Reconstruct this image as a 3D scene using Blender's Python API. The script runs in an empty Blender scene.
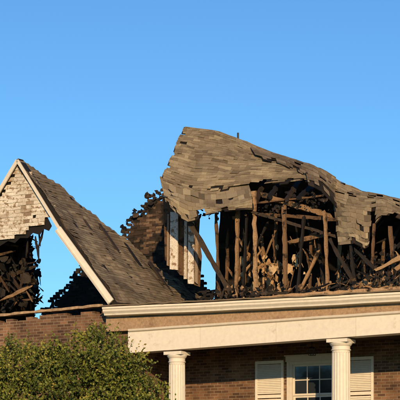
import bpy, math, random
import numpy as np
from mathutils import Vector, noise
random.seed(7); rng=np.random.default_rng(7)
A=math.radians(28); CA,SA=math.cos(A),math.sin(A)
D=40.0; F=1600.0; HOR=500.0; EYE=1.6
# survey: sight-line (sx,sy) read from the camera station, intersected with the
# house plane that stands v metres behind the porch front -> house coords (u,v,z)
def P(sx,sy,v):
    k=(sx-200)/F
    u=(k*(D+v*CA)-v*SA)/(CA+k*SA)
    y=-u*SA+v*CA
    return Vector((u,v,EYE+(HOR-sy)/F*(D+y)))
def U(sx,v): return P(sx,300,v).x

scene=bpy.context.scene
# ---------------- materials
def mat(name):
    m=bpy.data.materials.new(name); m.use_nodes=True
    nt=m.node_tree; b=nt.nodes['Principled BSDF']; b.inputs['Roughness'].default_value=.9
    b.inputs['Specular IOR Level'].default_value=.25
    return m,nt,b
def N(nt,t,**k):
    n=nt.nodes.new(t)
    for a,b in k.items(): setattr(n,a,b)
    return n
def ramp(nt,stops,fac=None):
    r=N(nt,'ShaderNodeValToRGB'); e=r.color_ramp.elements
    e[0].position=stops[0][0]; e[0].color=(*stops[0][1],1)
    e[1].position=stops[-1][0]; e[1].color=(*stops[-1][1],1)
    for p,c in stops[1:-1]:
        x=e.new(p); x.color=(*c,1)
    if fac is not None: nt.links.new(fac,r.inputs[0])
    return r.outputs[0]
def nz(nt,scale,detail=5,rough=.6,vec=None):
    n=N(nt,'ShaderNodeTexNoise'); n.inputs['Scale'].default_value=scale
    n.inputs['Detail'].default_value=detail; n.inputs['Roughness'].default_value=rough
    if vec is None:
        tc=N(nt,'ShaderNodeTexCoord'); vec=tc.outputs['Object']
    nt.links.new(vec,n.inputs['Vector']); return n.outputs['Fac']
def mix(nt,a,b,fac,mode='MIX'):
    m=N(nt,'ShaderNodeMix',data_type='RGBA',blend_type=mode)
    for s,i in ((a,6),(b,7)):
        if isinstance(s,tuple): m.inputs[i].default_value=(*s,1)
        else: nt.links.new(s,m.inputs[i])
    if isinstance(fac,float): m.inputs[0].default_value=fac
    else: nt.links.new(fac,m.inputs[0])
    return m.outputs[2]
def bump(nt,b,h,st=.5,dist=.02):
    n=N(nt,'ShaderNodeBump'); n.inputs['Strength'].default_value=st; n.inputs['Distance'].default_value=dist
    nt.links.new(h,n.inputs['Height']); nt.links.new(n.outputs[0],b.inputs['Normal'])
def tint(nt):
    a=N(nt,'ShaderNodeAttribute'); a.attribute_name='tint'; return a.outputs['Fac']
def tint_mat(name,stops,dirt=(0.03,.022,.015),dlo=.55,dhi=.75,nscale=3,grain=40,bst=.4,rough=.9,glo=.65,ghi=1.15):
    m,nt,b=mat(name)
    c=ramp(nt,stops,tint(nt))
    g=ramp(nt,[(.3,(glo,glo,glo)),(.7,(ghi,ghi*.98,ghi*.95))],nz(nt,grain,4,.7))
    c=mix(nt,c,g,1.0,'MULTIPLY')
    d=ramp(nt,[(dlo,(0,0,0)),(dhi,(1,1,1))],nz(nt,nscale,6,.65))
    c=mix(nt,c,dirt,d)
    nt.links.new(c,b.inputs['Base Color']); b.inputs['Roughness'].default_value=rough
    bump(nt,b,nz(nt,grain*.7,5,.7),bst,.015)
    return m
M={}
M['shingle']=tint_mat('asphalt_shingle',[(0,(.10,.074,.047)),(.35,(.19,.145,.092)),(.7,(.275,.215,.135)),(1,(.37,.30,.19))],(.085,.06,.038),.52,.82,1.3,60,.5)
M['shingle2']=tint_mat('asphalt_shingle_smoked',[(0,(.085,.062,.042)),(.35,(.165,.124,.083)),(.7,(.225,.175,.12)),(1,(.31,.25,.17))],(.07,.05,.033),.5,.82,1.0,60,.5)
M['char']=tint_mat('charred_wood',[(0,(.008,.007,.006)),(.6,(.022,.016,.012)),(1,(.065,.042,.026))],(.01,.01,.01),.5,.7,5,25,.8,.7)
M['wood']=tint_mat('scorched_wood',[(0,(.04,.022,.013)),(.4,(.14,.078,.04)),(.75,(.30,.18,.09)),(1,(.46,.30,.17))],(.014,.010,.007),.52,.64,3.5,30,.6)
M['frieze']=tint_mat('bare_frieze_wood',[(0,(.2,.12,.07)),(1,(.42,.29,.18))],(.12,.07,.04),.55,.8,2.5,14,.3,.8)
M['flake']=tint_mat('peeling_paint_cladding',[(0,(.22,.15,.10)),(.18,(.36,.28,.2)),(.35,(.54,.47,.38)),(1,(.72,.67,.58))],(.26,.17,.10),.53,.6,9,35,.6)
M['paint']=tint_mat('weathered_white_paint',[(0,(.50,.43,.34)),(1,(.76,.70,.60))],(.38,.29,.20),.62,.80,2.6,9,.12,.6,.88,1.03)
M['charbrick']=tint_mat('sooty_brick',[(0,(.012,.010,.008)),(.5,(.045,.030,.02)),(.85,(.10,.06,.038)),(1,(.18,.115,.07))],(.012,.01,.008),.48,.63,3,30,.5)
M['insul']=tint_mat('torn_wallboard',[(0,(.22,.11,.04)),(.5,(.42,.24,.10)),(1,(.62,.44,.25))],(.03,.02,.015),.5,.64,5,20,.5)
m,nt,b=mat('wall_brick'); M['brick']=m
tc=N(nt,'ShaderNodeTexCoord'); sp=N(nt,'ShaderNodeSeparateXYZ'); nt.links.new(tc.outputs['Object'],sp.inputs[0])
ad=N(nt,'ShaderNodeMath',operation='ADD'); nt.links.new(sp.outputs[0],ad.inputs[0]); nt.links.new(sp.outputs[1],ad.inputs[1])
cb=N(nt,'ShaderNodeCombineXYZ'); nt.links.new(ad.outputs[0],cb.inputs[0]); nt.links.new(sp.outputs[2],cb.inputs[1])
def bricknode(c1,c2,mo):
    br=N(nt,'ShaderNodeTexBrick'); nt.links.new(cb.outputs[0],br.inputs['Vector'])
    br.inputs['Color1'].default_value=(*c1,1); br.inputs['Color2'].default_value=(*c2,1); br.inputs['Mortar'].default_value=(*mo,1)
    br.inputs['Scale'].default_value=1; br.inputs['Brick Width'].default_value=.215; br.inputs['Row Height'].default_value=.075
    br.inputs['Mortar Size'].default_value=.009; br.inputs['Mortar Smooth'].default_value=.2; br.inputs['Bias'].default_value=-.1
    return br
b1=bricknode((.24,.135,.082),(.07,.04,.03),(.28,.215,.155))
c=mix(nt,b1.outputs[0],ramp(nt,[(.3,(.42,.38,.36)),(.7,(1.2,1.12,1.0))],nz(nt,1.7,7)),1.0,'MULTIPLY')
nt.links.new(c,b.inputs['Base Color'])
iv=N(nt,'ShaderNodeMath',operation='SUBTRACT'); iv.inputs[0].default_value=1; nt.links.new(b1.outputs['Fac'],iv.inputs[1])
bump(nt,b,iv.outputs[0],.8,.012)
def plain(name,col,rough=.8,scale=8,amt=.25):
    m,nt,b=mat(name)
    c=ramp(nt,[(.25,tuple(x*(1-amt) for x in col)),(.75,tuple(min(1,x*(1+amt)) for x in col))],nz(nt,scale,6))
    nt.links.new(c,b.inputs['Base Color']); b.inputs['Roughness'].default_value=rough; return m
M['metal']=plain('dark_metal',(.03,.03,.03),.5)
M['concrete']=plain('concrete',(.3,.28,.25))
M['lawn']=plain('lawn_grass',(.06,.09,.025),.95,3,.5)
M['bark']=plain('bark',(.07,.05,.035))
m,nt,b=mat('window_glass'); b.inputs['Base Color'].default_value=(.02,.025,.03,1); b.inputs['Roughness'].default_value=.08; b.inputs['Specular IOR Level'].default_value=.6
bump(nt,b,nz(nt,3,2),.1,.02); M['glass']=m
m,nt,b=mat('holly_leaf')
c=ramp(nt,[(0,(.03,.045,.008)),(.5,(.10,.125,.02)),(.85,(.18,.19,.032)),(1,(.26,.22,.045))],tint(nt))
nt.links.new(c,b.inputs['Base Color']); b.inputs['Roughness'].default_value=.55; M['leaf']=m

# ---------------- mesh builder
def empty(name,loc=(0,0,0),rotz=0):
    e=bpy.data.objects.new(name,None); e.location=loc; e.rotation_euler[2]=rotz
    scene.collection.objects.link(e); return e
house=empty('brick_house',rotz=-A)
class MB:
    def __init__(s): s.v=[];s.f=[];s.t=[]
    def poly(s,pts,t=.5):
        n=len(s.v); s.v+= [tuple(p) for p in pts]; s.f.append(tuple(range(n,n+len(pts)))); s.t.append(t)
    def hexa(s,q,t=.5):   # q: 4 bottom + 4 top
        n=len(s.v); s.v+=[tuple(p) for p in q]
        for f in ((3,2,1,0),(4,5,6,7),(0,1,5,4),(1,2,6,5),(2,3,7,6),(3,0,4,7)):
            s.f.append(tuple(n+i for i in f)); s.t.append(t)
    def box(s,a,b,t=.5):
        x0,y0,z0=a;x1,y1,z1=b
        s.hexa([(x0,y0,z0),(x1,y0,z0),(x1,y1,z0),(x0,y1,z0),(x0,y0,z1),(x1,y0,z1),(x1,y1,z1),(x0,y1,z1)],t)
    def beam(s,p,q,w,h,t=.5,hint=(0,1,0),rag=0,taper=1,ends=True):
        p=Vector(p);q=Vector(q);d=(q-p).normalized(); hv=Vector(hint)
        if abs(d.dot(hv))>.95: hv=Vector((1,0,0))
        a=d.cross(hv).normalized(); b=d.cross(a).normalized()
        n=max(1,int((q-p).length/.16)) if rag else 1
        base=len(s.v)
        for i in range(n+1):
            c=p.lerp(q,i/n); k=1+(taper-1)*i/n
            if rag:
                c=c+Vector([random.uniform(-rag,rag) for _ in range(3)]); k*=random.uniform(.72,1.12)
                if ends and i in (0,n): k*=random.uniform(.15,.7)
            for sa,sb in ((-1,-1),(1,-1),(1,1),(-1,1)):
                jj=d*random.uniform(-1,1)*w*.9 if rag and i in(0,n) else Vector((0,0,0))
                if rag: jj=jj+a*random.uniform(-.12,.12)*w
                s.v.append(tuple(c+a*(sa*w/2*k)+b*(sb*h/2*k)+jj))
        for i in range(n):
            o=base+4*i
            for j in range(4):
                s.f.append((o+j,o+(j+1)%4,o+4+(j+1)%4,o+4+j)); s.t.append(t)
        s.f.append((base+3,base+2,base+1,base)); s.t.append(t)
        o=base+4*n; s.f.append((o,o+1,o+2,o+3)); s.t.append(t)
    def obj(s,name,material,parent=house,smooth=False,bevel=0):
        me=bpy.data.meshes.new(name); me.from_pydata(s.v,[],s.f)
        at=me.attributes.new('tint','FLOAT','FACE'); at.data.foreach_set('value',s.t)
        me.materials.append(M[material]); me.update()
        if smooth: me.polygons.foreach_set('use_smooth',[True]*len(me.polygons))
        o=bpy.data.objects.new(name,me); scene.collection.objects.link(o)
        if parent: o.parent=parent
        if bevel:
            md=o.modifiers.new('b','BEVEL'); md.width=bevel; md.segments=2; md.limit_method='ANGLE'
        return o
def cr(pts,s):
    n=len(pts)-1; x=min(max(s,0),1)*n; i=min(int(x),n-1); f=x-i
    p0=pts[max(i-1,0)];p1=pts[i];p2=pts[i+1];p3=pts[min(i+2,n)]
    return .5*((2*p1)+(p2-p0)*f+(2*p0-5*p1+4*p2-p3)*f*f+(3*p1-p0-3*p2+p3)*f**3)
def surf(rows,warp=.03):
    def S(s,t):
        r=[cr(R,s) for R in rows]
        p=cr(r,t) if len(r)>2 else r[0].lerp(r[1],t)
        if warp: p=p+Vector((0,-.6,.6))*(warp*noise.noise(p*1.3)+warp*.3*noise.noise(p*3.7))
        return p
    return S
def shingle_sheet(name,S,material,W,L,mask=None,course=.10,wr=(.09,.23),miss=.003,lift=.011,base=.5,spread=.4,under=True,thick=.009,front=Vector((-.3,-1,.5)),undermat='char',curl=.02,wav=.35):
    mb=MB(); nrow=max(2,int(L/course))
    def fr(s,t):
        e=.01
        a=S(min(s+e,1),t)-S(max(s-e,0),t); b=S(s,min(t+e,1))-S(s,max(t-e,0))
        n=a.cross(b)
        if n.length<1e-9: n=front.copy()
        n.normalize()
        return n if n.dot(front)>0 else -n
    def T(s,r):
        if r<=0: return 0
        return max(0,min(1,(r+wav*noise.noise(Vector((s*W*.9,r*.35,1)))+.15*noise.noise(Vector((s*W*4,r*.8,5))))/nrow))
    for r in range(nrow):
        s=-random.uniform(0,.2)/W
        rl=random.uniform(-.05,.05)
        while s<1:
            w=random.uniform(*wr)/W; a=max(s,0); b=min(s+w,1); s+=w
            if b-a<.02/W: continue
            c=((a+b)/2,(r+.55)/nrow)
            if mask and not mask(*c): continue
            if random.random()<miss: continue
            big=noise.noise(Vector((c[0]*W*1.1,c[1]*L*1.3,3)))*.35+noise.noise(Vector((c[0]*W*3,r*1.1,8)))*.5
            tn=base+rl+big+random.gauss(0,.28)*spread
            n=fr(*c); ex=1.12+random.uniform(-.08,.08)
            lf=lift+random.uniform(0,.005)+(curl*random.random() if random.random()<.10 else 0)
            q0=S(a,T(a,r))+n*.003;q1=S(b,T(b,r))+n*.003;q2=S(b,T(b,r+ex))+n*lf;q3=S(a,T(a,r+ex))+n*(lf+random.uniform(-.002,.002))
            g=(q1-q0)*.006
            q0+=g;q3+=g;q1-=g;q2-=g
            mb.hexa([q0-n*thick,q1-n*thick,q2-n*thick,q3-n*thick,q0,q1,q2,q3],max(0,min(1,tn)))
    o=mb.obj(name,material)
    if under:
        mu=MB(); nx=max(4,int(W/.2)); ny=max(3,int(L/.2))
        for i in range(nx):
            for j in range(ny):
                c=((i+.5)/nx,(j+.5)/ny)
                if mask and not mask(*c): continue
                qs=[(i/nx,j/ny),((i+1)/nx,j/ny),((i+1)/nx,(j+1)/ny),(i/nx,(j+1)/ny)]
                n=fr(*c)
                tp=[S(*q)-n*.012 for q in qs]; bt=[p-n*.025 for p in tp]
                mu.hexa(bt+tp,random.uniform(0,.8))
        mu.obj(name+'_sheathing',undermat)
    return o

# ================= LEFT WING (front gable) =================
VA=-.2
Ap=P(18,158,VA); Bp=P(118,302,VA)
zB=Bp.z; hw=Bp.x-Ap.x
backB=Vector((Bp.x,7.3,zB)); 
def wing(name,A0,B0,Bb,material):
    mb=MB(); mu=MB(); L=(B0-A0).length; nrow=int(L/.105)
    def row(t):
        l=A0.lerp(B0,t); r=(A0+Vector((0,.25,0))).lerp(Bb,t); return l,r
    nrm=(B0-A0).cross(Bb-A0).normalized()
    if nrm.z<0:nrm=-nrm
    def pt(t,y):
        t=min(1,max(0,t+.005*noise.noise(Vector((y*.8,t*5,2))))); l=A0.lerp(B0,t); p=Vector((l.x,y,l.z))
        sag=-.10*math.sin(math.pi*t)*min(1,max(0,(y-VA)/3))
        return p+nrm*(sag+.09*noise.noise(p*.9)+.04*noise.noise(p*2.6))
    for i in range(nrow):
        t0=i/nrow;t1=min((i+1.12)/nrow,1); l,r=row((t0+t1)/2)
        y=l.y-random.uniform(0,.03); ymax=r.y+random.uniform(-.12,.12)+.3*noise.noise(Vector((0,0,t0*9))); rl=random.uniform(-.05,.05)
        while y<ymax:
            w=random.uniform(.10,.24); y2=min(y+w,ymax)
            lf=.011+random.uniform(0,.005)+(random.random()<.05)*.02
            big=noise.noise(Vector((y*.9,t0*6,9)))*.45+noise.noise(Vector((y*2.5,i*1.1,4)))*.5
            tn=.6+rl+big+random.gauss(0,.12)
            if random.random()>.003:
                q0=pt(t0,y)+nrm*.003;q1=pt(t0,y2-.003)+nrm*.003;q2=pt(t1,y2-.003)+nrm*lf;q3=pt(t1,y)+nrm*lf
                mb.hexa([q0-nrm*.009,q1-nrm*.009,q2-nrm*.009,q3-nrm*.009,q0,q1,q2,q3],max(0,min(1,tn)))
            y=y2
    for i in range(14):
        t0=i/14;t1=(i+1)/14
        for j in range(24):
            def yy(t,j):
                l,r=row(t); return l.y+(r.y-.05-l.y)*j/24
            tp=[pt(t0,yy(t0,j)),pt(t0,yy(t0,j+1)),pt(t1,yy(t1,j+1)),pt(t1,yy(t1,j))]
            tp=[p-nrm*.012 for p in tp]
            mu.hexa([p-nrm*.03 for p in tp]+tp,random.random())
    mb.obj(name,material); mu.obj(name+'_sheathing','char')
wing('wing_roof_shingles',Ap,Bp,backB,'shingle2')
Lf=Vector((Ap.x-hw,VA,zB))
wing('wing_roof_far_slope_shingles',Ap,Lf,Vector((Lf.x,5.2,zB)),'shingle2')
mb=MB()
for k in range(1,8):
    y=VA+k*.8; t=(y-VA)/7.2
    top=Ap.lerp(Bp,t)
    mb.beam((top.x,y,top.z-.13),(Bp.x,y,zB-.13),.05,.14,random.random())
mb.obj('wing_rafters','char')
# rake trim
mb=MB()
mid=P(59,228,VA-.03)
off=Vector((0,-.03,-.07))
mb.beam(Ap+off,mid+Vector((.01,0,-.02)),.08,.04,.6,hint=(0,1,0))
mb.beam(Ap+off,Lf+off,.10,.04,.6)
a=P(58,229,VA-.04);bq=P(111,302,VA-.04)
mb.beam(a,bq,.19,.05,.95)
mb.beam(a+Vector((-.04,-.033,-.03)),bq+Vector((-.04,-.033,-.03)),.035,.03,.5)
mb.beam(a+Vector((.04,.2,.03)),bq+Vector((.02,.22,.02)),.10,.26,.2,rag=.01)
mb.obj('rake_board','paint')
mb=MB(); mb.beam(Ap+Vector((.03,.12,-.16)),Bp+Vector((-.03,.12,-.12)),.16,.22,.3); mb.obj('rake_rafter','char')
# gable cladding
def gmask_pt(p):
    tu=(p.x-Ap.x)/hw
    if p.z>Ap.z-abs(tu)*(Ap.z-zB)-.10: return False
    x=p.x
    return p.z>P(0,243,0).z-.0 + (x-P(0,243,0).x)*.30+.12*noise.noise(Vector((x*5,0,1)))+.16*noise.noise(Vector((x*1.7,0,7)))
mb=MB(); z=Ap.z
while z>zB:
    h=.095; x=Ap.x-hw*.62-random.uniform(0,.1)
    while x<Bp.x:
        w=random.uniform(.09,.32)
        p=Vector((x+w/2,VA+.08,z-h/2))
        if gmask_pt(p) and random.random()>.012:
            f=VA+.08
            tn=.66+random.gauss(0,.16)+.6*noise.noise(Vector((x*1.6,z*1.6,0)))
            rr=random.uniform(-.008,.008); l=random.uniform(.012,.028)
            mb.hexa([(x,f-l,z-h-.018+rr),(x+w-.004,f-l,z-h-.018-rr),(x+w-.004,f+.015,z-h-.018-rr),(x,f+.015,z-h-.018+rr),(x,f-.002,z),(x+w-.004,f-.002,z),(x+w-.004,f+.015,z),(x,f+.015,z)],max(0,min(1,tn)))
        x+=w
    z-=h
mb.obj('gable_cladding','flake')
mb=MB()
edge=[(52,226),(49,231),(44,229),(40,235),(33,233),(28,238),(20,238),(15,243),(8,241),(0,246),(-8,246),(-30,254)]
mb.poly([Vector((Ap.x-.0,VA+.12,Ap.z-.1)),P(50,222,VA+.12)]+[P(x,y,VA+.12) for x,y in edge]+[Vector((Ap.x-hw*.6,VA+.12,Ap.z-.6*(Ap.z-zB)-.1))],.2)
mb.obj('gable_sheathing','char')
# charred debris
mc=MB(); mw=MB()
def inside(poly,x,y):
    c=False;j=len(poly)-1
    for i in range(len(poly)):
        if (poly[i][1]>y)!=(poly[j][1]>y) and x<(poly[j][0]-poly[i][0])*(y-poly[i][1])/(poly[j][1]-poly[i][1])+poly[i][0]: c=not c
        j=i
    return c
def pick(poly):
    xs=[p[0] for p in poly]; ys=[p[1] for p in poly]
    while True:
        x=random.uniform(min(xs),max(xs)); y=random.uniform(min(ys),max(ys))
        if inside(poly,x,y): return x,y
def deb(mb,poly,v0,v1,n,ln,w,t=(0,1),ang=(0,math.pi)):
    for _ in range(n):
        x,y=pick(poly)
        c=P(x,y,random.uniform(v0,v1)); a=random.uniform(*ang); l=random.uniform(*ln)/2
        d=Vector((math.cos(a),random.uniform(-.4,.4),math.sin(a)))*l
        mb.beam(c-d,c+d,random.uniform(*w),random.uniform(.015,.05),random.uniform(*t),hint=(random.uniform(-.4,.4),1,random.uniform(-.4,.4)),rag=.01)
def flakes(mb,poly,v0,v1,n,sz,t=(0,1),stretch=1.0):
    for _ in range(n):
        x,y=pick(poly); c=P(x,y,random.uniform(v0,v1)); s=random.uniform(*sz)
        a0=random.random()*6; k=random.randint(6,10)
        ex=Vector((random.gauss(0,1),random.gauss(0,.6),random.gauss(0,1))).normalized()
        ey=ex.cross(Vector((random.gauss(0,.5),-1,random.gauss(0,.5)))).normalized()*stretch
        nn=ex.cross(ey).normalized()
        mb.poly([c+ex*(math.cos(a0+i*6.283/k)*s*random.uniform(.4,1.2))+ey*(math.sin(a0+i*6.283/k)*s*random.uniform(.3,1.2))+nn*s*random.uniform(-.15,.15) for i in range(k)],random.uniform(*t))
pg=[(-15,246),(14,240),(34,236),(38,246),(32,262),(36,285),(30,302),(-15,316)]
deb(mc,pg,.4,2.5,60,(.25,.8),(.03,.12),(0,1),(.6,2.6))
flakes(mc,pg,.4,2.5,190,(.05,.18))
flakes(mc,[(26,262),(40,258),(41,280),(38,303),(28,303)],3,5,60,(.05,.15))
deb(mc,[(26,262),(38,258),(42,290),(38,303),(28,303)],3,5,24,(.2,.5),(.03,.08))
deb(mw,pg,.2,1.2,12,(.3,.8),(.03,.07),(0,.6))
for q in [((-5,250),(26,300)),((10,240),(-6,290)),((26,236),(20,300)),((-10,285),(36,266))]:
    mc.beam(P(*q[0],1.2),P(*q[1],.9),.1,.06,random.random(),rag=.02)
for q in [((44,230),(38,252)),((35,236),(40,262)),((28,238),(26,258)),((39,232),(41,246))]:
    mc.beam(P(*q[0],.1),P(*q[1],.1),.06,.03,.5,rag=.02)
mw.beam(P(2,300,.3),P(34,285,.5),.1,.06,.6,rag=.012)
# ================= individually laid, burnt masonry =================
def masonry(name,outline_fn,x0,x1,py0,py1,v,tb=.4,material='charbrick',rough=0):
    mb=MB(); zt=P(x0,py0,v).z; zb=P(x0,py1,v).z; u0=P(x0,py0,v).x; u1=P(x1,py0,v).x
    z=zb; r=0
    while z<zt:
        u=u0-(.11 if r%2 else 0)
        while u<u1:
            if outline_fn(u,z):
                edge=not outline_fn(u-.25,z+.15)
                j=random.uniform(-.02,.02); jx=random.uniform(-.006,.006); cut=random.uniform(0,.11)*rough if edge else 0; up=random.uniform(-.01,.02)*rough if edge else 0
                tt=max(0,min(1,tb+random.uniform(-.4,.45)+.5*noise.noise(Vector((u,z,0)))))
                a,b_,c_,d_=u+jx+cut,u+.211+jx,z+.0005,z+.0745
                mb.hexa([(a,v+j,c_+up),(b_,v+j,c_),(b_,v+.1+j,c_),(a,v+.1+j,c_+up),(a+cut*.4,v+j,d_+up),(b_,v+j,d_),(b_,v+.1+j,d_),(a+cut*.4,v+.1+j,d_+up)],tt)
            u+=.215
        z+=.075; r+=1
    mb.obj(name,material)
def under_line(pts,v,rg=.09):
    W=[P(a,b,v) for a,b in pts]
    def f(u,z):
        if u<W[0].x-.1 or u>W[-1].x: return False
        for a,b in zip(W,W[1:]):
            if a.x<=u<=b.x or (u<W[0].x and a is W[0]):
                t=max(0,(u-a.x)/max(b.x-a.x,1e-6)); return z< a.z+(b.z-a.z)*t+rg*1.8*noise.noise(Vector((u*5,z*6,0)))
        return False
    return f
masonry('rear_chimney_wall',under_line([(121,232),(126,217),(138,210),(146,199),(156,194),(162,184),(172,182),(176,215),(178,262),(192,276),(206,292)],6.9,.12),119,206,170,310,6.9,.42,rough=1)
flakes(mc,[(119,228),(138,206),(147,196),(160,190),(162,200),(140,216),(124,234)],6.8,7.0,40,(.04,.13),(0,1))
masonry('rear_gable_wall',under_line([(38,312),(48,300),(62,287),(76,266),(82,266),(92,284),(106,298),(150,300)],6,.12),38,150,262,325,6,.12,rough=1)
# ================= MAIN ROOF =================
def R(lst): return [P(*p) for p in lst]
rows=[R([(184,127,4.3),(205,129,4.3),(235,138,4.3),(262,148,4.3),(290,158,4.3),(315,167,4.2),(336,178,4.0)]),
      R([(172,152,3.3),(196,157,3.3),(228,161,3.3),(258,164,3.4),(288,168,3.5),(314,173,3.5),(336,184,3.4)]),
      R([(161,181,2.4),(186,191,2.3),(214,192,2.4),(246,186,2.6),(276,184,2.9),(308,181,3.0),(334,191,2.9)])]
S=surf(rows,.11)
shingle_sheet('main_roof_shingles',S,'shingle',4.6,2.6,base=.6,mask=lambda s,t:s>.012+.03*noise.noise(Vector((t*9,0,4))) and t<.97-.12*abs(noise.noise(Vector((s*18,0,2))))*2 and not(t>.8 and .55<s<.9 and noise.noise(Vector((s*20,t*9,0)))>.1))
# torn lower flap
rows=[R([(160,177,2.6),(186,184,2.6),(214,186,2.7),(248,182,2.9)]),
      R([(163,192,2.0),(186,202,1.9),(216,204,1.95),(252,197,2.2)]),
      R([(167,205,1.85),(188,220,1.7),(218,212,1.8),(252,210,2.1)])]
S=surf(rows,.14)
shingle_sheet('torn_eave_shingles',S,'shingle',2.3,.9,base=.64,spread=.5,curl=.06,miss=.015,mask=lambda s,t:t<.97-.9*max(0,noise.noise(Vector((s*9,0,5)))))
# ridge fold strip
rows=[R([(250,146,4.0),(285,156,3.9),(312,165,3.6),(333,178,3.3)]),R([(256,156,3.5),(288,168,3.4),(312,180,3.1),(332,194,2.9)])]
S=surf(rows,.1)
shingle_sheet('folded_ridge_shingles',S,'shingle2',2.3,.5,base=.4,curl=.05,mask=lambda s,t:t<.95-.7*max(0,noise.noise(Vector((s*8,0,25)))))
# curled scraps along the broken edge
rows=[R([(306,172,3.2),(320,176,3.1),(334,186,3.0)]),R([(308,184,2.7),(322,190,2.6),(337,206,2.7)])]
S=surf(rows,.1)
shingle_sheet('curled_scrap_shingles',S,'shingle2',.8,.6,base=.3,curl=.06,miss=.05,mask=lambda s,t:t<.9-1.0*max(0,noise.noise(Vector((s*7,0,15)))))
# right sagging slab
rows=[R([(331,176,3.8),(346,184,3.8),(366,190,3.8),(388,195,3.8),(410,199,3.8),(440,205,3.8)]),
      R([(333,200,3.1),(348,205,2.8),(368,208,2.95),(388,207,2.9),(410,216,3.0),(440,222,3.0)]),
      R([(338,243,2.5),(354,244,2.3),(368,250,2.45),(376,226,2.6),(398,230,2.5),(440,238,2.4)])]
S=surf(rows,.14)
shingle_sheet('sagging_roof_shingles',S,'shingle',2.9,1.9,base=.6,spread=.5,curl=.05,miss=.012,wav=.6,mask=lambda s,t:t<.98-.45*max(0,noise.noise(Vector((s*11,0,8)))) and not (s>.42 and t>.62+.3*noise.noise(Vector((s*8,2,8)))))
# rear slope charred
rows=[R([(226,150,4.5),(262,160,4.5),(300,172,4.5),(336,188,4.4),(380,203,4.2),(450,215,4.2)]),
      R([(217,250,8),(262,256,8),(300,256,8),(336,256,8),(380,256,8),(450,256,8)]),
      R([(214,318,8.6),(262,318,8.6),(300,318,8.6),(336,318,8.6),(380,318,8.6),(450,318,8.6)])]
S=surf(rows,.1)
shingle_sheet('rear_roof_boards',S,'char',6,5,course=.16,wr=(.6,1.6),base=.45,spread=.8,under=True,miss=0)
# ================= attic frame =================
zf=P(200,303,2.4).z
md=MB(); md.box((-2.0,2.35,zf-.22),(9,8.6,zf-.1),.2); md.obj('attic_floor','char')
studs=[(216,214,219,300,.06,.4,'w'),(238,204,236,300,.085,.7,'w'),(254,192,256,301,.11,.85,'w'),(247,212,243,300,.05,.2,'c'),(284,206,286,298,.09,.5,'w'),(304,216,297,298,.06,.3,'c'),(325,212,328,298,.08,.7,'w'),(350,240,356,297,.08,.35,'c'),(374,225,371,296,.07,.4,'w'),(390,228,396,296,.08,.4,'w')]
for x,y0,x2,y1,w,t,k in studs:
    mb=mw if k=='w' else mc
    mb.beam(P(x,y0,2.45),P(x2,y1,2.45),w,.09,t,rag=.004,ends=False)
for x,x2,y0 in [(228,226,230),(262,268,236),(276,274,215),(312,309,228),(318,326,240),(340,338,235),(362,365,246),(384,380,240)]:
    (mw if random.random()<.7 else mc).beam(P(x,y0,4.0),P(x2,302,3.8),.08,.08,random.uniform(.3,.9),rag=.008)
for i in range(8):
    x=196+i*15
    tp=P(x+14,140+i*4.2+6,4.2); bt=P(x-3+random.uniform(-3,3),203+random.uniform(-8,8),2.3)
    mc.beam(tp+Vector((0,0,-.2)),bt+Vector((0,0,-.05)),.05,.14,random.random(),rag=.006)
B=[('w',(262,195,2.5),(331,216,2.9),.13,.6),('w',(258,203,2.4),(322,196,2.8),.05,.3),('c',(245,210,2.4),(335,236,2.6),.08,.9),
('c',(188,220,2.0),(234,298,2.2),.13,.9),
('w',(262,214,2.6),(340,220,2.8),.09,.3),('w',(290,242,2.8),(330,234,2.8),.1,.55),
('c',(330,240,2.5),(362,296,2.2),.09,.7),('c',(268,222,2.9),(250,260,3.0),.06,.4),
('c',(355,250,2.2),(400,292,2.2),.09,.5),('w',(368,292,2.0),(403,264,2.2),.1,.7),('w',(225,300,1.6),(300,296,1.5),.06,.6),
('w',(262,298,1.2),(402,288,1.2),.09,.95),('w',(340,296,1.5),(372,276,2.0),.07,.6),('w',(376,270,2.1),(404,256,2.1),.10,.85),
('w',(360,286,1.8),(392,284,1.8),.12,.7),('w',(238,262,3.3),(300,266,3.3),.07,.7),('w',(232,288,2.9),(262,250,3.2),.06,.7),('w',(300,292,2.6),(318,252,3.0),.07,.75)]
for k,a,b_,w,t in B: (mw if k=='w' else mc).beam(P(*a),P(*b_),w,.06,t,rag=.006,ends=False)
pl=[(200,292),(240,288),(300,288),(340,284),(370,268),(405,262),(405,298),(200,302)]
deb(mc,pl,1.3,3.5,50,(.2,.7),(.025,.08))
flakes(mc,pl,1.3,3.2,300,(.03,.11))
deb(mc,[(262,200),(330,195),(400,232),(400,250),(300,240),(265,215)],3.2,4.2,18,(.3,1.2),(.03,.10),(0,.8))
flakes(mc,[(258,192),(325,190),(330,212),(300,206),(262,204)],2.7,3.4,80,(.03,.10),(0,.9))
flakes(mc,[(180,208),(250,208),(325,194),(330,202),(250,218),(200,220)],2.2,2.8,130,(.02,.07))
deb(mw,[(225,288),(300,288),(400,274),(400,296),(225,300)],1.5,3.0,26,(.15,.6),(.02,.06),(.2,.9))
flakes(mw,[(225,286),(300,284),(400,270),(400,296),(225,300)],1.4,2.6,110,(.02,.07),(.2,1))
deb(mw,[(228,236),(300,232),(330,258),(325,292),(228,294)],2.9,3.6,36,(.15,.7),(.02,.06),(.3,.95),(.9,2.2))
deb(mw,[(335,256),(400,250),(400,285),(340,288)],2.6,3.4,22,(.15,.6),(.02,.06),(.3,.9),(.6,2.6))
flakes(mc,[(338,248),(375,252),(400,245),(400,266),(345,272)],2.5,3.0,60,(.03,.10))
mc.obj('charred_timbers','char'); mw.obj('scorched_timbers','wood')
mi=MB()
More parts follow.
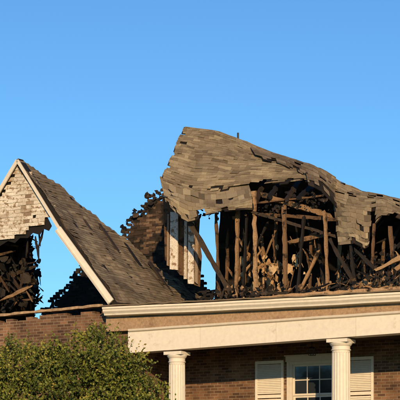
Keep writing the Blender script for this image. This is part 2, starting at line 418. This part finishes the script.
def wb_(cx,cy,sx,sy,n,s0,s1):
  for _ in range(n):
    x=random.gauss(cx,sx); y=random.gauss(cy,sy)
    if not(232<x<312 and 246<y<294): continue
    c=P(x,y,random.uniform(2.9,3.6)); s=random.uniform(s0,s1)
    n_=random.randint(6,10); a0=random.random()*6
    tl=random.uniform(-.6,.6)
    mi.poly([c+Vector((math.cos(a0+i*6.283/n_)*s*random.uniform(.3,1.1),tl*math.sin(a0+i*6.283/n_)*s,math.sin(a0+i*6.283/n_)*s*random.uniform(.4,1.9))) for i in range(n_)],random.random())
wb_(266,270,14,9,50,.04,.14); wb_(262,274,22,11,70,.02,.06)
mi.obj('torn_wallboard','insul')
# white trim posts and siding still hanging from the roof break
ms=MB(); VS=3.1
for x0,x1,y0,y1,t in [(167,169,214,266,.1),(170,178,212,270,.97),(184,187,218,279,.5),(188,194,222,284,.95),(195,198,236,284,.1)]:
    a=P(x0,y0,VS);b_=P(x1,y1,VS); j=random.uniform(0,.08)
    ms.hexa([(a.x,VS-.02,b_.z+j),(b_.x-.01,VS-.02,b_.z),(b_.x-.01,VS+.03,b_.z),(a.x,VS+.03,b_.z+j),(a.x+.02,VS-.02,a.z),(b_.x+.01,VS-.02,a.z-j),(b_.x+.01,VS+.03,a.z-j),(a.x+.02,VS+.03,a.z)],t)
ms.obj('exposed_trim_posts','flake')
mb=MB()
mb.poly([P(x,y,VS+.06) for x,y in [(163,196),(165,260),(172,265),(180,275),(186,276),(192,284),(200,287),(202,256),(199,236),(200,218),(186,206)]],.35)
mb.obj('siding_backing','wood')
# vent pipe
mb=MB(); c=P(238,140,4.4)
for i in range(10):
    a0=i*.628;a1=a0+.628;r=.028
    mb.poly([c+Vector((r*math.cos(a0),r*math.sin(a0),-.3)),c+Vector((r*math.cos(a1),r*math.sin(a1),-.3)),c+Vector((r*math.cos(a1),r*math.sin(a1),.2)),c+Vector((r*math.cos(a0),r*math.sin(a0),.2))])
mb.obj('vent_pipe','metal')
# ================= PORCH =================
def loft(name,prof,A0,A1,material,closed=True,seg=14,sag=.0,t=.6,jit=.004):
    mb=MB(); n=len(prof)
    for i in range(seg+1):
        f=i/seg; c=A0.lerp(A1,f); dz=-sag*math.sin(math.pi*f)+random.uniform(-jit,jit)
        for (pv,pz) in prof: mb.v.append((c.x,c.y+pv,c.z+pz+dz))
    for i in range(seg):
        for j in range(n):
            a=i*n+j;b_=i*n+(j+1)%n
            mb.f.append((a,b_,b_+n,a+n)); mb.t.append(t)
    mb.f.append(tuple(range(n))[::-1]); mb.t.append(t)
    mb.f.append(tuple(range(seg*n,seg*n+n))); mb.t.append(t)
    return mb.obj(name,material)
cor=[(0,0),(0,-.045),(.025,-.065),(.035,-.11),(.09,-.165),(.105,-.205),(.30,-.225),(.30,0)]
loft('porch_cornice',cor,P(102,307,-.38),P(440,289.5,-.38),'paint',t=.95,sag=.02)
loft('porch_roof_edge',[(-.04,.0),(-.04,.03),(.5,.07),(.5,.0)],P(101,306.5,-.38)+Vector((0,0,.004)),P(441,289,-.38)+Vector((0,0,.004)),'shingle2',t=.5,sag=.02,jit=.014,seg=40)
fr0=P(106,317,-.06);fr1=P(440,299,-.06)
loft('porch_frieze',[(0,0.0),(0,-.38),(.25,-.38),(.25,.0)],fr0,fr1,'frieze',t=.75)
loft('porch_bed_mould',[(0,0),(0,-.05),(.05,-.08),(.05,0)],P(128,329,-.15),P(440,308,-.15),'paint',t=.3)
b0=P(128,332,-.10); b1=P(440,311,-.10); b0b=P(128,353,-.1); b1b=P(440,330,-.1)
mb=MB(); n=4
for i in range(n):
    f0=i/n;f1=(i+1)/n-.0006
    t0=b0.lerp(b1,f0);t1=b0.lerp(b1,f1);l0=b0b.lerp(b1b,f0);l1=b0b.lerp(b1b,f1)
    dy=Vector((0,.40,0))
    mb.hexa([l0,l1,l1+dy,l0+dy,t0,t1,t1+dy,t0+dy],.8+random.uniform(-.08,.1))
mb.obj('porch_beam','paint')
mb=MB(); zc=b0b.z+.25
mb.box((-1.98,.3,zc),(9,2.28,zc+.05),.1); mb.obj('porch_ceiling','wood')
zr=P(200,303,0).z
mb=MB(); mb.hexa([(-2.0,-.1,zr-.25),(9,-.1,zr-.25),(9,2.34,zr-.2),(-2.0,2.34,zr-.2),(-2,-.1,zr-.12),(9,-.1,zr-.12),(9,2.34,zr-.02),(-2,2.34,zr-.02)],.3)
mb.obj('porch_roof_deck','shingle2')
def column(name,sx,top_py,r):
    base=P(sx,top_py,.1); zt=base.z; mb=MB(); cx,cy=base.x,.1
    nf=20; ns=nf*6
    def ring(z,rr,fl=0):
        o=len(mb.v)
        for i in range(ns):
            a=2*math.pi*i/ns; q=rr-(fl*abs(math.sin(nf*a/2))**.7 if fl else 0)
            mb.v.append((cx+q*math.cos(a),cy+q*math.sin(a),z))
        return o
    zs=[(.62,r*1.25,0),(.70,r*1.25,0),(.72,r*1.12,0),(.78,r*1.16,0),(.80,r*1.05,0),(.82,r*1.05,.0),(.86,r*1.05,.012)]
    for k in range(8): 
        f=k/7; zs.append((.9+(zt-.34-.9)*f,r*(1.05-.1*f),.012))
    zs+= [(zt-.31,r*.95,0),(zt-.27,r*.95,0),(zt-.265,r*1.04,0),(zt-.245,r*1.04,0),(zt-.24,r*.96,0),(zt-.17,r*.96,0),(zt-.155,r*1.05,0),(zt-.11,r*1.18,0),(zt-.08,r*1.2,0)]
    rs=[ring(*q) for q in zs]
    for a,b_ in zip(rs,rs[1:]):
        for i in range(ns):
            j=(i+1)%ns; mb.f.append((a+i,a+j,b_+j,b_+i)); mb.t.append(.8)
    q=r*1.16
    mb.box((cx-q,cy-q,zt-.082),(cx+q,cy+q,zt-.002),.8)
    mb.box((cx-q,cy-q,.5),(cx+q,cy+q,.621),.8)
    mb.obj(name,'paint')
column('porch_column',177,352.0,.215)
column('porch_column',341,339.5,.23)
column('porch_column',505,327,.24)
# ================= BRICK WALLS =================
uc=U(128,.15)
mb=MB()
wl=Vector((Lf.x+.3,.15,0)); zt0=P(0,320,.15); zt1=P(105,308,.15)
sl=(zt1.z-zt0.z)/(zt1.x-zt0.x)
u=wl.x
while u<uc:
    u2=min(u+.215,uc); z=min(zt0.z+sl*(u-zt0.x),P(128,309,.15).z)+random.choice((0,0,.0,-.075,.0))
    mb.box((u,.15,0),(u2,.40,z),.5); u=u2
mb.box((uc-.25,.402,0),(uc,2.3,zr-.26),.5)
mb.box((wl.x,.402,0),(wl.x+.25,9,6.2),.5)
W0,W1=U(290,2.3),U(336,2.3); wt=P(313,361,2.3).z; wb=wt-1.75
mb.box((uc+.002,2.3,0),(W0,2.55,zr-.26),.5); mb.box((W1,2.3,0),(9,2.55,zr-.26),.5)
mb.box((W0,2.3,0),(W1,2.55,wb),.5); mb.box((W0,2.3,wt),(W1,2.55,zr-.26),.5)
mb.box((wl.x+.252,8.8,0),(9,9.05,6.2),.5); mb.box((8.75,2.552,0),(9,8.798,6.3),.5)
mb.obj('brick_walls','brick')
mp=MB(); a=P(-40,321,.12);b_=P(104,306,.12)
mp.beam(a+Vector((0,.1,.06)),b_+Vector((0,.1,.03)),.07,.22,.8,hint=(0,1,0),rag=.006); mp.obj('wall_plate','frieze')
# ================= WINDOW =================
mb=MB(); f=2.3
fw=.075
mb.box((W0,f-.03,wb),(W0+fw,f+.12,wt)); mb.box((W1-fw,f-.03,wb),(W1,f+.12,wt))
mb.box((W0+fw,f-.03,wt-fw),(W1-fw,f+.12,wt)); mb.box((W0-.05,f-.08,wb-.07),(W1+.05,f+.12,wb-.002))
mb.box((W0-.10,f-.06,wt+.002),(W1+.10,f-.002,wt+.14)); mb.box((W0-.13,f-.09,wt+.142),(W1+.13,f-.002,wt+.17))
mb.box((W0-.075,f-.045,wb),(W0-.002,f-.004,wt)); mb.box((W1+.002,f-.045,wb),(W1+.075,f-.004,wt))
i0,i1=W0+fw,W1-fw; zm=(wb+wt)/2
for s0,s1,yo in ((zm,wt-fw,.03),(wb,zm-.002,.065)):
    mb.box((i0,f+yo,s0),(i0+.05,f+yo+.035,s1));mb.box((i1-.05,f+yo,s0),(i1,f+yo+.035,s1))
    mb.box((i0+.05,f+yo,s0),(i1-.05,f+yo+.035,s0+.05));mb.box((i0+.05,f+yo,s1-.05),(i1-.05,f+yo+.035,s1))
    for k in (1,2):
        x=i0+.05+(i1-i0-.1)*k/3; mb.box((x-.013,f+yo+.004,s0+.05),(x+.013,f+yo+.03,s1-.05))
    x=(s0+s1)/2; mb.box((i0+.05,f+yo+.006,x-.013),(i1-.05,f+yo+.028,x+.013))
mb.obj('window_frame','paint')
mb=MB(); mb.box((i0+.02,f+.047,zm+.02),(i1-.02,f+.052,wt-fw-.02)); mb.box((i0+.02,f+.08,wb+.02),(i1-.02,f+.085,zm-.02)); mb.obj('window_glass','glass')
mb=MB(); mb.box((W0,f+.2,wb),(W1,f+.24,wt),0); mb.obj('window_interior','char')
mb=MB()
for x0,x1 in ((U(256,f),U(284,f)),(U(344,f),U(374,f))):
    y=f-.055; t=.9
    mb.box((x0,y,wb),(x0+.06,y+.05,wt+.05),t);mb.box((x1-.06,y,wb),(x1,y+.05,wt+.05),t)
    for z0 in (wb,zm-.04,wt-.03): mb.box((x0+.06,y,z0),(x1-.06,y+.05,z0+.08),t)
    z=wb+.09
    while z<wt-.05:
        if not(zm-.07<z<zm+.05): mb.hexa([(x0+.06,y+.006,z),(x1-.06,y+.006,z),(x1-.06,y+.012,z-.004),(x0+.06,y+.012,z-.004),(x0+.06,y+.035,z+.042),(x1-.06,y+.035,z+.042),(x1-.06,y+.042,z+.038),(x0+.06,y+.042,z+.038)],.9)
        z+=.045
mb.obj('window_shutters','paint')
mb=MB(); c=P(312,349,1.2)
mb.box((c.x-.008,c.y-.008,c.z),(c.x+.008,c.y+.008,zc));
mb.hexa([c+Vector((x,y,0)) for x,y in ((-.08,-.08),(.08,-.08),(.08,.08),(-.08,.08))]+[c+Vector((x,y,.06)) for x,y in ((-.03,-.03),(.03,-.03),(.03,.03),(-.03,.03))])
for x,y in ((-.065,-.065),(.065,-.065),(.065,.065),(-.065,.065)): mb.box((c.x+x-.007,c.y+y-.007,c.z-.15),(c.x+x+.007,c.y+y+.007,c.z))
mb.box((c.x-.07,c.y-.07,c.z-.165),(c.x+.07,c.y+.07,c.z-.15)); mb.obj('porch_lantern','metal')
mb=MB(); mb.box((uc+.01,-.4,0),(9,2.29,.5)); mb.box((1.0,-.75,0),(3.2,-.402,.33)); mb.box((1.0,-1.1,0),(3.2,-.752,.17)); mb.obj('porch_floor','concrete',bevel=.01)
# ================= GROUND =================
bpy.ops.mesh.primitive_plane_add(size=3000); g=bpy.context.object; g.name='ground'; g.data.materials.append(M['lawn'])
# ================= SHRUB =================
sh=empty('holly_shrub',(-2.9,-3.2,0))
lobes=[(-5.6,4.2,.8),(-4.9,4.5,.62),(-4.2,4.5,.72),(-3.5,4.5,.6),(-2.95,4.55,.6),(-2.3,4.85,.6),(-1.85,4.5,.58),(-1.5,3.9,.62),(-1.15,3.4,.5),
(-5.2,3.3,.95),(-4.1,3.5,.95),(-3.0,3.6,.95),(-2.1,3.6,.9),(-1.35,2.9,.65),(-5.0,2.0,1.0),(-3.8,2.0,1.0),(-2.6,2.0,1.0),(-1.7,1.8,.8),(-4.4,.9,.9),(-3.2,.9,.9),(-2.2,.9,.8)]
cs=[]; 
for x,z,r in lobes:
    den=78 if z>3 else 26
    for _ in range(int(den*r*r)+12):
        d=rng.normal(size=3); d/=np.linalg.norm(d)
        rr=r*(.5+.58*rng.random())
        cs.append((x+2.9+d[0]*rr,d[1]*rr*1.0+rng.normal()*.1,z+d[2]*rr*.95,0))
mbL=MB(); mbT=MB()
vs=[];fs=[];ts=[]
def leaf(p,d,size,t):
    d=d/np.linalg.norm(d); o=rng.normal(size=3); a=np.cross(d,o); a/=np.linalg.norm(a)
    n=len(vs); w=size*.35
    vs.extend([tuple(p),tuple(p+d*size*.5+a*w),tuple(p+d*size),tuple(p+d*size*.5-a*w)])
    fs.append((n,n+1,n+2,n+3)); ts.append(float(np.clip(t,0,1)))
for x,y,z,_ in cs:
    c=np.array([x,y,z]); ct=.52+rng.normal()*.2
    for s in range(7):
        d=rng.normal(size=3)*.65+np.array([0,0,.85]); d/=np.linalg.norm(d)
        L=.18+.32*rng.random()**1.5; st=c+rng.normal(size=3)*.08
        for k in range(12):
            f=(k+1)/12; p=st+d*L*f
            ld=d*.6+rng.normal(size=3)*.65
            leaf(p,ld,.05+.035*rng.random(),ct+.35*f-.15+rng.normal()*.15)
        if rng.random()<.4: mbT.beam(st,st+d*L,.006,.006)
mbL.v=vs;mbL.f=fs;mbL.t=ts
mbL.obj('foliage','leaf',sh)
for x,z,r in lobes[:14]:
    mbT.beam((x*.3+.85,0,0),(x*.6+1.7+.1,random.uniform(-.2,.2),z*.5),.11,.11,taper=.6); mbT.beam((x*.6+1.7+.1,0,z*.5),(x+2.9,0,z),.065,.065,taper=.4)
mbT.obj('stems','bark',sh)
# ================= LIGHT =================
az=math.radians(4); el=math.radians(14)
sd=Vector((math.sin(az)*math.cos(el),-math.cos(az)*math.cos(el),math.sin(el)))
L=bpy.data.lights.new('sun','SUN'); L.energy=5.0; L.angle=math.radians(.5); L.color=(1,.71,.39)
lo=bpy.data.objects.new('sun',L); lo.rotation_euler=(-sd).to_track_quat('-Z','Y').to_euler(); scene.collection.objects.link(lo)
w=bpy.data.worlds.new('World'); scene.world=w; w.use_nodes=True; nt=w.node_tree
sk=nt.nodes.new('ShaderNodeTexSky'); sk.sky_type='NISHITA'; sk.sun_disc=False; sk.sun_elevation=el; sk.sun_rotation=math.radians(180)-az
sk.air_density=1.0; sk.dust_density=0.1; sk.ozone_density=3.0; sk.altitude=200
bg=nt.nodes['Background']; bg.inputs[1].default_value=.14
c=mix(nt,sk.outputs[0],(.57,.90,1.12),1.0,'MULTIPLY'); nt.links.new(c,bg.inputs[0])
# ================= CAMERA =================
cam=bpy.data.cameras.new('camera'); co=bpy.data.objects.new('camera',cam); scene.collection.objects.link(co)
co.location=(0,-D,EYE); co.rotation_euler=(math.radians(90),0,0)
cam.sensor_width=36; cam.lens=36*F/400; cam.shift_y=(HOR-200)/400; cam.clip_end=6000; cam.clip_start=.5
scene.camera=co
scene.view_settings.view_transform='Standard'; scene.view_settings.look='None'; scene.view_settings.exposure=0
